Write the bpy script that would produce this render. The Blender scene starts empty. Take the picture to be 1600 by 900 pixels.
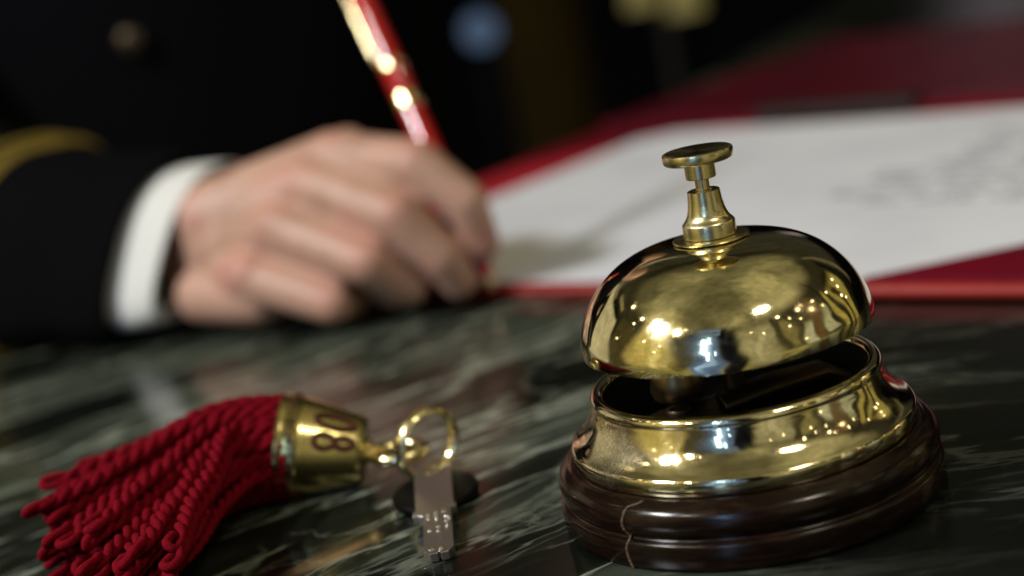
import bpy, bmesh, math, random
from mathutils import Vector, Matrix, noise

random.seed(7)
MM = 0.001
PI = math.pi
sc = bpy.context.scene
col = sc.collection

# ------------------------------------------------------------------ helpers
def link(o, parent=None):
    col.objects.link(o)
    if parent is not None:
        o.parent = parent
    return o

def origin_of(o):
    p = Vector((0, 0, 0))
    while o is not None:
        p += o.location
        o = o.parent
    return p

def tag(o, label=None, cat=None, group=None, kind=None):
    if label: o['label'] = label
    if cat: o['category'] = cat
    if group: o['group'] = group
    if kind: o['kind'] = kind
    return o

def thing(name, label, cat, loc, group=None):
    """an Empty at the base of a thing; loc in millimetres"""
    o = bpy.data.objects.new(name, None)
    o.empty_display_size = 0.01
    link(o)
    o.location = Vector(loc) * MM
    return tag(o, label, cat, group)

class MB:
    """collects shapes given in world millimetres"""
    def __init__(self):
        self.v = []
        self.f = []
    def add(self, vs, fs):
        n = len(self.v)
        self.v += [Vector(p) for p in vs]
        self.f += [[i + n for i in f] for f in fs]
        return self
    def grid(self, rings, closed=True, caps=True):
        """rings: list of lists of points, same length"""
        n = len(rings[0]); vs = [p for r in rings for p in r]; fs = []
        for i in range(len(rings) - 1):
            for j in range(n if closed else n - 1):
                k = (j + 1) % n
                fs.append([i*n + j, i*n + k, (i+1)*n + k, (i+1)*n + j])
        if caps and closed:
            fs.append(list(range(n))[::-1])
            fs.append([(len(rings)-1)*n + j for j in range(n)])
        return self.add(vs, fs)
    def lathe(self, prof, seg=96, c=(0, 0, 0), ax=None, closed_prof=False):
        """prof: (r, h) pairs along the axis"""
        ez = Vector(ax or (0, 0, 1)).normalized()
        ex = Vector((1, 0, 0)) if abs(ez.x) < .9 else Vector((0, 1, 0))
        ey = ez.cross(ex).normalized(); ex = ey.cross(ez)
        C = Vector(c); n = len(prof)
        vs, fs, idx = [], [], []
        for r, h in prof:
            if r < 1e-6:
                idx.append([len(vs)] * seg); vs.append(C + ez*h)
            else:
                b = len(vs); idx.append([b + j for j in range(seg)])
                for j in range(seg):
                    a = 2*PI*j/seg
                    vs.append(C + ez*h + (ex*math.cos(a) + ey*math.sin(a))*r)
        m = n if closed_prof else n - 1
        for i in range(m):
            A, B = idx[i], idx[(i+1) % n]
            for j in range(seg):
                k = (j+1) % seg
                q = []
                for t in (A[j], A[k], B[k], B[j]):
                    if t not in q: q.append(t)
                if len(q) > 2: fs.append(q)
        return self.add(vs, fs)
    def tube(self, pts, rad, sides=8, closed=False, flat=None):
        """swept tube along pts; rad a number or a list; flat=(ratio, up) squashes the section"""
        P = [Vector(p) for p in pts]; n = len(P); rings = []
        up = None
        for i in range(n):
            if closed: t = P[(i+1) % n] - P[i-1]
            else: t = P[min(i+1, n-1)] - P[max(i-1, 0)]
            t.normalize()
            if up is None:
                up = Vector((0, 0, 1)) if abs(t.z) < .9 else Vector((1, 0, 0))
                if flat: up = Vector(flat[1])
            elif flat: up = Vector(flat[1]) if not callable(flat[1]) else flat[1](P[i])
            x = up.cross(t).normalized(); y = t.cross(x)
            if not flat: up = y
            r = rad[i] if isinstance(rad, (list, tuple)) else rad
            ry = r * (flat[0] if flat else 1)
            rings.append([P[i] + x*math.cos(2*PI*j/sides)*r + y*math.sin(2*PI*j/sides)*ry for j in range(sides)])
        if closed: rings.append(rings[0]); return self.grid(rings, caps=False)
        return self.grid(rings)
    def prism(self, poly, M, z0, z1):
        """2-D outline extruded between z0 and z1 in frame M"""
        n = len(poly)
        vs = [M @ Vector((x, y, z0)) for x, y in poly] + [M @ Vector((x, y, z1)) for x, y in poly]
        fs = [list(range(n))[::-1], [n + i for i in range(n)]]
        for i in range(n):
            k = (i+1) % n; fs.append([i, k, n+k, n+i])
        return self.add(vs, fs)
    def ball(self, c, r, sq=(1, 1, 1), seg=16, rings=10):
        C = Vector(c); vs = [C + Vector((0, 0, r*sq[2]))]; fs = []
        for i in range(1, rings):
            a = PI*i/rings
            for j in range(seg):
                b = 2*PI*j/seg
                vs.append(C + Vector((math.sin(a)*math.cos(b)*r*sq[0], math.sin(a)*math.sin(b)*r*sq[1], math.cos(a)*r*sq[2])))
        vs.append(C - Vector((0, 0, r*sq[2])))
        for j in range(seg): fs.append([0, 1+j, 1+(j+1) % seg])
        for i in range(rings-2):
            for j in range(seg):
                k = (j+1) % seg; a = 1+i*seg; b = a+seg
                fs.append([a+j, b+j, b+k, a+k])
        a = 1+(rings-2)*seg; L = len(vs)-1
        for j in range(seg): fs.append([a+j, L, a+(j+1) % seg])
        return self.add(vs, fs)
    def cone(self, a, b, ra, rb, seg=20):
        """tapered capsule"""
        A, B = Vector(a), Vector(b); t = (B-A); L = t.length; prof = []
        for i in range(7):
            q = PI/2*i/6; prof.append((ra*math.sin(q), -ra*math.cos(q)))
        for i in range(7):
            q = PI/2*i/6; prof.append((rb*math.cos(q), L + rb*math.sin(q)))
        prof[0] = (0, -ra); prof[-1] = (0, L+rb)
        return self.lathe(prof, seg, A, t)
    def build(self, name, mat, parent=None, smooth=True, angle=40, bevel=0.0, subsurf=0):
        me = bpy.data.meshes.new(name)
        o = bpy.data.objects.new(name, me)
        link(o, parent)
        off = origin_of(o)
        me.from_pydata([p*MM - off for p in self.v], [], self.f)
        me.validate(); me.update()
        bm = bmesh.new(); bm.from_mesh(me)
        bmesh.ops.recalc_face_normals(bm, faces=bm.faces); bm.to_mesh(me); bm.free()
        if mat is not None: me.materials.append(mat)
        if smooth:
            me.polygons.foreach_set('use_smooth', [True]*len(me.polygons))
            if angle: me.set_sharp_from_angle(angle=math.radians(angle))
        if bevel:
            b = o.modifiers.new('edge', 'BEVEL'); b.width = bevel*MM; b.segments = 3; b.limit_method = 'ANGLE'; b.angle_limit = math.radians(40)
        if subsurf:
            s = o.modifiers.new('smooth', 'SUBSURF'); s.levels = subsurf; s.render_levels = subsurf
        return o

def spline(pts, n):
    """Catmull-Rom through pts, n samples per span"""
    P = [Vector(p) for p in pts]; P = [P[0]*2 - P[1]] + P + [P[-1]*2 - P[-2]]
    out = []
    for i in range(1, len(P)-2):
        for k in range(n):
            t = k/n; a, b, c, d = P[i-1], P[i], P[i+1], P[i+2]
            out.append(0.5*((2*b) + (c-a)*t + (2*a-5*b+4*c-d)*t*t + (3*b-a-3*c+d)*t**3))
    out.append(P[-2]); return out

def sm(a, b, x):
    t = min(1, max(0, (x-a)/(b-a))); return t*t*(3-2*t)

# ------------------------------------------------------------------ materials
class NT:
    def __init__(self, tree): self.t = tree; self.n = tree.nodes; self.l = tree.links
    def node(self, kind, **kw):
        n = self.n.new(kind)
        for k, v in kw.items():
            if k == 'ins':
                for q, w in v.items():
                    if hasattr(w, 'is_linked') or isinstance(w, bpy.types.NodeSocket): self.l.new(w, n.inputs[q])
                    else: n.inputs[q].default_value = w
            else: setattr(n, k, v)
        return n
    def math(self, op, a, b=0.0, c=0.0):
        return self.node('ShaderNodeMath', operation=op, ins={0: a, 1: b, 2: c}).outputs[0]
    def ramp(self, f, stops, interp='LINEAR'):
        n = self.node('ShaderNodeValToRGB', ins={0: f}); cr = n.color_ramp; cr.interpolation = interp
        while len(cr.elements) < len(stops): cr.elements.new(0.5)
        for e, (p, c) in zip(cr.elements, stops):
            e.position = p; e.color = c if len(c) == 4 else (*c, 1)
        return n.outputs[0]
    def mix(self, f, a, b, mode='MIX'):
        n = self.node('ShaderNodeMix', data_type='RGBA', blend_type=mode)
        for s, v in ((0, f), (6, a), (7, b)):
            if isinstance(v, bpy.types.NodeSocket): self.l.new(v, n.inputs[s])
            else: n.inputs[s].default_value = v if s == 0 or len(v) == 4 else (*v, 1)
        return n.outputs[2]
    def smooth(self, x, a, b):
        return self.node('ShaderNodeMapRange', interpolation_type='SMOOTHSTEP', ins={0: x, 1: a, 2: b, 3: 0.0, 4: 1.0}).outputs[0]

def mat(name, base, rough=.5, metal=0., **kw):
    m = bpy.data.materials.new(name); m.use_nodes = True
    t = NT(m.node_tree); b = t.n['Principled BSDF']
    b.inputs['Base Color'].default_value = (*base, 1); b.inputs['Roughness'].default_value = rough; b.inputs['Metallic'].default_value = metal
    for k, v in kw.items(): b.inputs[k.replace('_', ' ')].default_value = v
    return m, t, b

def obj_coords(t, scale=1000.0, rot=(0, 0, 0), sc3=(1, 1, 1)):
    g = t.node('ShaderNodeNewGeometry')
    return t.node('ShaderNodeMapping', ins={0: g.outputs['Position'], 2: rot, 3: (scale*sc3[0], scale*sc3[1], scale*sc3[2])}).outputs[0]

def add_bump(t, b, h, strength, dist):
    n = t.node('ShaderNodeBump', ins={'Strength': strength, 'Distance': dist, 'Height': h}); t.l.new(n.outputs[0], b.inputs['Normal'])

def brass_mat(name, base, rough, tarnish=.35, speck=0., bump=.05, spin=False):
    m, t, b = mat(name, base, rough, 1.0)
    P = obj_coords(t)
    n1 = t.node('ShaderNodeTexNoise', ins={'Vector': P, 'Scale': .16, 'Detail': 6.0, 'Roughness': .65}).outputs[0]
    n2 = t.node('ShaderNodeTexNoise', ins={'Vector': P, 'Scale': 1.4, 'Detail': 4.0, 'Roughness': .7}).outputs[0]
    f = t.smooth(n1, .42, .72)
    f = t.math('MULTIPLY', f, tarnish)
    dark = (base[0]*.55, base[1]*.5, base[2]*.5)
    c = t.mix(f, base, dark)
    r = t.math('ADD', rough, t.math('MULTIPLY', f, .16))
    if speck:
        g = t.node('ShaderNodeNewGeometry'); sx = t.node('ShaderNodeSeparateXYZ', ins={0: g.outputs['Position']})
        # worn patch near the left front of the plinth
        d = t.node('ShaderNodeVectorMath', operation='DISTANCE', ins={0: g.outputs['Position'], 1: (-.0285, -.0215, .0225)}).outputs['Value']
        near = t.math('SUBTRACT', 1.0, t.smooth(d, .003, .014))
        n3 = t.node('ShaderNodeTexNoise', ins={'Vector': P, 'Scale': 1.1, 'Detail': 6.0, 'Roughness': .8}).outputs[0]
        sp = t.math('MULTIPLY', t.smooth(n3, .50, .56), near)
        c = t.mix(t.math('MULTIPLY', near, .5), c, (.46, .38, .24))
        c = t.mix(sp, c, (.95, .84, .58))
        r = t.math('ADD', r, t.math('MULTIPLY', near, .2))
    # finger smears, fine wiping scratches
    sme = t.node('ShaderNodeTexNoise', ins={'Vector': P, 'Scale': .09, 'Detail': 3.0, 'Distortion': 1.2}).outputs[0]
    r = t.math('ADD', r, t.math('MULTIPLY', t.smooth(sme, .48, .68), .07))
    scr_ = t.node('ShaderNodeTexNoise', ins={'Vector': obj_coords(t, 1000, (.3, .2, .5), (6, .25, 3)), 'Scale': .7, 'Detail': 3.0}).outputs[0]
    if not spin: r = t.math('ADD', r, t.math('MULTIPLY', t.smooth(scr_, .60, .68), .07))
    t.l.new(c, b.inputs['Base Color']); t.l.new(r, b.inputs['Roughness'])
    if spin: 
        g = t.node('ShaderNodeNewGeometry'); s = t.node('ShaderNodeSeparateXYZ', ins={0: g.outputs['Position']})
        rr = t.math('SQRT', t.math('ADD', t.math('POWER', s.outputs[0], 2.0), t.math('POWER', s.outputs[1], 2.0)))
        k = t.math('ADD', t.math('MULTIPLY', rr, 3500.0), t.math('MULTIPLY', s.outputs[2], 2600.0))
        h = t.node('ShaderNodeTexNoise', noise_dimensions='1D', ins={'W': k, 'Scale': 1.0, 'Detail': 2.0}).outputs[0]
        add_bump(t, b, h, .12, .0002)
        b.inputs['Anisotropic'].default_value = .6
        t.l.new(t.node('ShaderNodeTangent', direction_type='RADIAL', axis='Z').outputs[0], b.inputs['Tangent'])
    else:
        h = t.node('ShaderNodeTexNoise', ins={'Vector': P, 'Scale': .10, 'Detail': 2.0}).outputs[0]
        h = t.math('ADD', h, t.math('MULTIPLY', n2, .008))
        add_bump(t, b, h, bump, .001)
    return m

BRASS = (.87, .79, .49)
M = {}
M['bell'] = brass_mat('polished_brass', BRASS, .055, .25)
M['plinth'] = brass_mat('worn_brass', (.85, .77, .50), .06, .5, speck=1.0, bump=.10)
M['turned'] = brass_mat('turned_brass', (.70, .61, .34), .20, .3, spin=True)
M['fob'] = brass_mat('fob_brass', (.60, .51, .22), .17, .45)
M['gold'] = brass_mat('ring_gold', (.93, .80, .46), .17, .2)
M['bronze'] = brass_mat('dark_bronze', (.085, .062, .033), .42, .6)
M['oldbrass'] = brass_mat('dull_button_brass', (.055, .042, .026), .42, .4)
M['cast'] = brass_mat('cast_bronze', (.30, .215, .11), .40, .6, bump=.5)
M['interior'] = mat('dark_interior', (.006, .005, .004), .7)[0]
M['engrave'] = mat('engraved_enamel', (.07, .022, .012), .6, Specular_IOR_Level=.15)[0]
M['steel'] = mat('nickel_silver', (.40, .365, .34), .30, .88)[0]
M['tin'] = brass_mat('bright_nickel', (.98, .96, .90), .14, .1)
M['plastic'] = mat('black_plastic', (.0015, .0015, .0015), .5, Specular_IOR_Level=.1)[0]
M['cufflinen'] = mat('white_linen', (.66, .66, .64), .8, Sheen_Weight=.1)[0]
M['paper_'] = None

# varnished wood
m, t, b = mat('varnished_wood', (.03, .01, .006), .2, Specular_IOR_Level=.33)
P = obj_coords(t, 1000, (0, 0, .4), (.25, .25, 2.2))
n = t.node('ShaderNodeTexNoise', ins={'Vector': P, 'Scale': .5, 'Detail': 7.0, 'Roughness': .6, 'Distortion': .6}).outputs[0]
t.l.new(t.ramp(n, [(.3, (.003, .0014, .001)), (.52, (.009, .0038, .0024)), (.72, (.025, .011, .006))]), b.inputs['Base Color'])
n2 = t.node('ShaderNodeTexNoise', ins={'Vector': obj_coords(t), 'Scale': .5, 'Detail': 5.0}).outputs[0]
t.l.new(t.math('ADD', .05, t.math('ADD', t.math('MULTIPLY', n2, .16), t.math('MULTIPLY', n, .10))), b.inputs['Roughness'])
add_bump(t, b, t.math('ADD', n, t.math('MULTIPLY', n2, .6)), .05, .0003)
M['wood'] = m
M['glue'] = mat('dried_glue', (.11, .065, .038), .5)[0]

# green marble
m, t, b = mat('green_marble', (.01, .014, .01), .11, Specular_IOR_Level=.25)
def vein_coords(rot, along, across):
    g = t.node('ShaderNodeNewGeometry')
    w = t.node('ShaderNodeTexNoise', ins={'Vector': g.outputs['Position'], 'Scale': 6.0, 'Detail': 2.0})
    q = t.node('ShaderNodeVectorMath', operation='MULTIPLY_ADD', ins={0: w.outputs[1], 1: (.050, .050, .0), 2: g.outputs['Position']}).outputs[0]
    w2 = t.node('ShaderNodeTexNoise', ins={'Vector': g.outputs['Position'], 'Scale': 60.0, 'Detail': 3.0})
    q = t.node('ShaderNodeVectorMath', operation='MULTIPLY_ADD', ins={0: w2.outputs[1], 1: (.0035, .0035, .0), 2: q}).outputs[0]
    r = t.node('ShaderNodeMapping', vector_type='TEXTURE', ins={0: q, 2: (0, 0, rot)}).outputs[0]
    return t.node('ShaderNodeMapping', ins={0: r, 3: (along, across, 1)}).outputs[0]
def two(a, b, al, ac, det):
    # the bed of the stone turns from one direction on the left to another on the right
    g_ = t.node('ShaderNodeNewGeometry'); sx_ = t.node('ShaderNodeSeparateXYZ', ins={0: g_.outputs['Position']})
    n_ = t.node('ShaderNodeTexNoise', ins={'Vector': g_.outputs['Position'], 'Scale': 9.0, 'Detail': 2.0}).outputs[0]
    k_ = t.smooth(t.math('ADD', sx_.outputs[0], t.math('MULTIPLY', t.math('SUBTRACT', n_, .5), .16)), -.045, .02)
    m_ = t.node('ShaderNodeMix', data_type='FLOAT', ins={0: k_})
    def nz_(r_): return t.node('ShaderNodeTexNoise', ins={'Vector': vein_coords(math.radians(r_), al, ac), 'Scale': 1.0, 'Detail': det, 'Roughness': .56}).outputs[0]
    t.l.new(nz_(a), m_.inputs[2]); t.l.new(nz_(b), m_.inputs[3]); return m_.outputs[0]
a1 = two(42, -16, 5.5, 30, 6.0); a2 = two(45, -8, 8, 66, 6.0); a3 = two(36, -22, 4.5, 15, 3.0)
def ridge(x, w): return t.math('SUBTRACT', 1.0, t.smooth(t.math('ABSOLUTE', t.math('SUBTRACT', x, .5)), 0.0, w))
cloud = t.smooth(a3, .44, .66)
base_ = t.ramp(a1, [(.32, (.0025, .0035, .0028)), (.51, (.006, .0082, .006)), (.62, (.030, .040, .029)), (.74, (.12, .15, .112))])
c = t.mix(t.math('MULTIPLY', cloud, .48), base_, t.mix(a2, (.012, .015, .011), (.13, .15, .118)))
v1 = t.math('MULTIPLY', ridge(a1, .018), t.smooth(a3, .38, .52))
v2 = t.math('MULTIPLY', ridge(a2, .030), t.smooth(a1, .44, .62))
c = t.mix(t.math('MULTIPLY', v2, .48), c, (.21, .235, .185))
c = t.mix(t.math('MULTIPLY', v1, .62), c, (.40, .44, .35))
gg = t.node('ShaderNodeNewGeometry')
ww = t.node('ShaderNodeTexNoise', ins={'Vector': gg.outputs['Position'], 'Scale': 30.0, 'Detail': 5.0, 'Roughness': .6}).outputs[1]
qq = t.node('ShaderNodeVectorMath', operation='MULTIPLY_ADD', ins={0: ww, 1: (.05, .05, 0), 2: gg.outputs['Position']}).outputs[0]
qq = t.node('ShaderNodeMapping', vector_type='TEXTURE', ins={0: qq, 2: (0, 0, math.radians(18)), 3: (2.2, 1, 1)}).outputs[0]
ed = t.node('ShaderNodeTexVoronoi', feature='DISTANCE_TO_EDGE', ins={'Vector': qq, 'Scale': 38.0}).outputs['Distance']
msk = t.smooth(t.node('ShaderNodeTexNoise', ins={'Vector': gg.outputs['Position'], 'Scale': 22.0, 'Detail': 3.0}).outputs[0], .47, .62)
crk = t.math('MULTIPLY', t.math('SUBTRACT', 1.0, t.smooth(ed, .0, .03)), msk)
c = t.mix(t.math('MULTIPLY', crk, .25), c, (.27, .30, .235))
# one rusty streak as in the stone by the key
g = t.node('ShaderNodeNewGeometry')
d = t.node('ShaderNodeMapping', vector_type='TEXTURE', ins={0: g.outputs['Position'], 1: (-.1035, .000, 0), 2: (0, 0, math.radians(43)), 3: (1, .34, 1)}).outputs[0]
d = t.node('ShaderNodeVectorMath', operation='LENGTH', ins={0: d}).outputs['Value']
rust = t.math('MULTIPLY', t.math('SUBTRACT', 1.0, t.smooth(d, .003, .019)), t.smooth(a2, .40, .58))
c = t.mix(t.math('MULTIPLY', rust, .7), c, (.30, .19, .09))
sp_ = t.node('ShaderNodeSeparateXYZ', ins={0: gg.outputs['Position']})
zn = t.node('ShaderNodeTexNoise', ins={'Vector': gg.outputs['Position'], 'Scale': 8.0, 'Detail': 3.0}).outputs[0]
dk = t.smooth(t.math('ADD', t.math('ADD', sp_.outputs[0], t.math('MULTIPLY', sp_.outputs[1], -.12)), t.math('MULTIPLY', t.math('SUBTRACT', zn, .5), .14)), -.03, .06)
c = t.mix(t.math('MULTIPLY', dk, .84), c, (.004, .0045, .004))      # darker stone on the right, with shade beside the bell painted in
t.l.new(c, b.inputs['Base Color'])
sm_ = t.node('ShaderNodeTexNoise', ins={'Vector': g.outputs['Position'], 'Scale': 35.0, 'Detail': 5.0}).outputs[0]
t.l.new(t.math('ADD', .08, t.math('MULTIPLY', sm_, .16)), b.inputs['Roughness'])
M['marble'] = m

# skin
m, t, b = mat('skin', (.56, .32, .235), .48, Subsurface_Weight=.25, Subsurface_Radius=(.006, .0025, .0015), Subsurface_Scale=.5)
P = obj_coords(t)
n = t.node('ShaderNodeTexNoise', ins={'Vector': P, 'Scale': .05, 'Detail': 3.0}).outputs[0]
t.l.new(t.ramp(n, [(.35, (.41, .235, .17)), (.52, (.51, .305, .225)), (.68, (.52, .27, .21))]), b.inputs['Base Color'])
base_skin = b.inputs['Base Color'].links[0].from_socket
gq = t.node('ShaderNodeNewGeometry').outputs['Position']
kn_ = None
for q_ in ((-137, 257, 73), (-150, 248, 60), (-164, 242, 46), (-179, 240, 30), (-103, 233, 66), (-113, 223, 46), (-127, 220, 31), (-145, 224, 17), (-85, 234, 26)):
    dd_ = t.node('ShaderNodeVectorMath', operation='DISTANCE', ins={0: gq, 1: tuple(v_*MM for v_ in q_)}).outputs['Value']
    f_ = t.math('SUBTRACT', 1.0, t.smooth(dd_, .002, .013))
    kn_ = f_ if kn_ is None else t.math('MAXIMUM', kn_, f_)
t.l.new(t.mix(t.math('MULTIPLY', kn_, .38), base_skin, (.50, .20, .16)), b.inputs['Base Color'])
fine = t.node('ShaderNodeTexVoronoi', ins={'Vector': P, 'Scale': 1.1}).outputs[0]
add_bump(t, b, fine, .12, .0003)
M['skin'] = m

# cloth
m, t, b = mat('navy_wool', (.0012, .0012, .0020), .9, Specular_IOR_Level=.06)
n = t.node('ShaderNodeTexNoise', ins={'Vector': obj_coords(t), 'Scale': .9, 'Detail': 4.0}).outputs[0]
add_bump(t, b, n, .3, .0005)
M['wool'] = m
m, t, b = mat('gold_braid', (.27, .19, .03), .5, .5)
w = t.node('ShaderNodeTexWave', ins={'Vector': obj_coords(t, 1000, (0, .4, .6)), 'Scale': .45, 'Distortion': 1.0}).outputs[1]
add_bump(t, b, w, .6, .0006)
M['braid'] = m
m, t, b = mat('crimson_cord', (.36, .004, .018), .8, Sheen_Weight=.0, Sheen_Roughness=.4, Sheen_Tint=(1, .25, .25, 1), Specular_IOR_Level=.08)
P = obj_coords(t)
n = t.node('ShaderNodeTexNoise', ins={'Vector': P, 'Scale': 2.2, 'Detail': 4.0}).outputs[0]
t.l.new(t.ramp(n, [(.3, (.09, .0006, .005)), (.7, (.27, .0014, .013))]), b.inputs['Base Color'])
fz = t.node('ShaderNodeTexNoise', ins={'Vector': P, 'Scale': 7.0, 'Detail': 4.0, 'Roughness': .8}).outputs[0]
add_bump(t, b, t.math('ADD', n, fz), .6, .0004)
M['cord'] = m

# leather, paper, ink
def leather(name, lo, hi, rough, coat):
    m, t, b = mat(name, hi, rough, Coat_Weight=coat, Coat_Roughness=.25)
    P = obj_coords(t)
    n = t.node('ShaderNodeTexNoise', ins={'Vector': P, 'Scale': .02, 'Detail': 5.0}).outputs[0]
    t.l.new(t.ramp(n, [(.35, lo), (.65, hi)]), b.inputs['Base Color'])
    v = t.node('ShaderNodeTexVoronoi', ins={'Vector': P, 'Scale': .7}).outputs[0]
    add_bump(t, b, v, .25, .0004)
    return m
M['red_leather'] = leather('red_leather', (.34, .006, .020), (.46, .010, .028), .5, .05)
M['burgundy'] = leather('burgundy_leather', (.060, .0010, .008), (.095, .0016, .012), .33, .0)
M['pocket'] = leather('pocket_leather', (.10, .0012, .009), (.15, .002, .012), .5, .0)
M['lit_edge'] = leather('lit_edge_leather', (.25, .012, .009), (.34, .018, .013), .5, .05)  # orange-red light on the folder's front edge, put into the leather colour
for k_, v_ in (('burgundy', .3), ('pocket', .14)): M[k_].node_tree.nodes['Principled BSDF'].inputs['Specular IOR Level'].default_value = v_
M['dark_spine'] = mat('dark_spine', (.012, .004, .004), .5)[0]
m, t, b = mat('writing_paper', (.76, .76, .78), .75)
n = t.node('ShaderNodeTexNoise', ins={'Vector': obj_coords(t), 'Scale': .012, 'Detail': 3.0}).outputs[0]
t.l.new(t.ramp(n, [(.3, (.61, .635, .71)), (.7, (.76, .78, .845))]), b.inputs['Base Color'])  # mottling paints uneven light into the sheet's colour
M['paper'] = m
M['ink'] = mat('grey_ink', (.24, .245, .29), .6)[0]
M['lacquer'] = mat('red_lacquer', (.44, .003, .006), .10, Coat_Weight=1.0, Coat_Roughness=.04)[0]
m, t, b = mat('column_wood', (.10, .066, .012), .7, Specular_IOR_Level=.05)
n = t.node('ShaderNodeTexNoise', ins={'Vector': obj_coords(t, 1000, (0, 0, 0), (1, 1, .05)), 'Scale': .05, 'Detail': 4.0}).outputs[0]
t.l.new(t.ramp(n, [(.3, (.010, .0062, .0008)), (.7, (.024, .0155, .002))]), b.inputs['Base Color'])
M['column'] = m
def glow(name, colr, s):
    m, t, b = mat(name, (.02, .02, .02), .5)
    b.inputs['Emission Color'].default_value = (*colr, 1); b.inputs['Emission Strength'].default_value = s
    return m
M['screen'] = glow('screen_glow', (.26, .46, .80), .17)
M['amber'] = glow('amber_shade', (1, .80, .20), .15)

# ------------------------------------------------------------------ marble counter
mb = MB()
I4 = Matrix.Identity(4)
edge = [(-520, -122), (640, -122), (640, 1400), (212, 1400), (-98, 520), (-122, 462), (-165, 430), (-520, 330)]
mb.prism(edge, I4, -38, 0)
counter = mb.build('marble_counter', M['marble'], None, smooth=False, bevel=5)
tag(counter, 'polished dark green marble counter top with pale veins under everything', 'counter', kind='structure')

# ------------------------------------------------------------------ service bell
bell = thing('service_bell', 'polished brass reception bell with push button on a round dark wooden base', 'bell', (0, 0, 0))
prof = [(0, .05), (43.6, .05), (44.6, .4), (45, 1.2), (45, 5.8), (44.92, 6.25), (44.6, 6.6), (43.9, 6.8), (43.5, 7.05), (43.45, 7.4),
        (43.6, 7.7), (44.1, 8.5), (44.55, 9.8), (44.75, 11.0), (44.6, 12.2), (44.1, 13.3), (43.2, 14.2), (42.2, 14.75), (41.7, 14.9), (41.5, 15.2), (40.9, 15.45), (38, 15.5), (0, 15.5)]
base = MB().lathe(prof, 160).build('wooden_base', M['wood'], bell, angle=50)
seam = [(-23.6, -34.3, 15.1), (-25.0, -34.6, 14.75), (-27.3, -34.0, 14.0), (-28.6, -34.4, 12), (-28.9, -34.1, 10), (-28.3, -33.9, 8.4), (-27.6, -33.6, 7.6), (-27.9, -34.4, 6.9),
        (-28.7, -34.6, 5.6), (-28.9, -34.5, 4), (-28.6, -34.7, 2), (-28.2, -35.0, .6)]
sp_pts = spline(seam, 5)
MB().tube(sp_pts, [random.uniform(.20, .42) for _ in sp_pts], 8).build('glue_seam', M['glue'], base)

prof = [(38.0, 15.55), (40.0, 15.6), (40.35, 15.9), (40.35, 18.7), (40.2, 19.2), (39.7, 19.55), (39.3, 19.75), (38.5, 20.4), (37.5, 21.3), (36.6, 22.4), (35.75, 23.7), (35.0, 25.1), (34.45, 26.5), (34.1, 27.6), (33.98, 28.3)]
prof += [(32.35 + 1.62*math.cos(q_*PI/14), 29.35 + 1.62*math.sin(q_*PI/14)) for q_ in range(-2, 16)]
plinth = MB().lathe(prof, 160).build('brass_plinth', M['plinth'], bell, angle=50)
MB().lathe([(31.0, 28.9), (31.0, 22), (31.0, 16.2), (0, 16.1)], 96).build('inner_well', M['interior'], plinth)

R0, H0, HT, NN, MMX = 33.92, 42.2, 62.75, 1.5176, 3.2546
dome = [(33.55, 40.38), (33.86, 40.5), (33.9, 41.0), (33.92, 42.2)]
for i in range(1, 60):
    x = 1 - (1 - i/60)**2.2
    dome.append((R0*(1 - x**NN)**(1/MMX), H0 + (HT-H0)*x))
dome = [q for q in dome if q[0] > 6]
dome += [(5.0, dome[-1][1] + .02)]
inner = [(r - (1.6 if i > 3 else 1.2), h - (1.2 if i > 8 else 0)) for i, (r, h) in enumerate(dome)]
inner = [q for q in inner if q[0] > 5][::-1]
domeobj = MB().lathe(dome + [(5.0, 61.0)] + inner, 192, closed_prof=True).build('bell_dome', M['bell'], bell, angle=60)
MB().lathe([(2.2, 62.6), (8.3, 62.66), (8.8, 62.85), (8.9, 63.1), (8.7, 63.3), (8.2, 63.36), (2.2, 63.4)], 96).build('washer', M['turned'], bell, angle=35)
MB().lathe([(2.2, 63.4), (5.9, 63.42), (6.1, 63.6), (6.1, 66.3), (6.0, 66.6), (5.75, 66.95), (5.35, 67.35), (4.9, 68.0), (4.5, 68.9), (4.2, 70.0), (3.95, 71.6), (3.8, 73.4), (3.72, 74.0), (3.5, 74.15), (2.2, 74.15), (1.9, 73.9), (1.75, 73.0), (0, 73.0)], 96).build('collar', M['turned'], bell, angle=30)
MB().lathe([(1.65, 73.05), (1.65, 77.0)], 40).build('plunger_rod', M['turned'], bell)
kn = MB().lathe([(0, 76.9), (3.3, 76.9), (3.5, 77.1), (3.5, 80.6), (3.6, 80.75), (6.9, 80.75), (7.5, 80.85), (7.9, 81.15), (8.05, 81.6), (8.1, 82.9), (7.95, 83.25), (7.55, 83.45), (6.9, 83.5), (3.5, 83.3), (0, 83.2)], 96)
kn.build('push_button', M['turned'], bell, angle=30)
MB().lathe([(2.4, 16), (2.4, 62.0)], 32).build('spindle', M['bronze'], bell)
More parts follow.
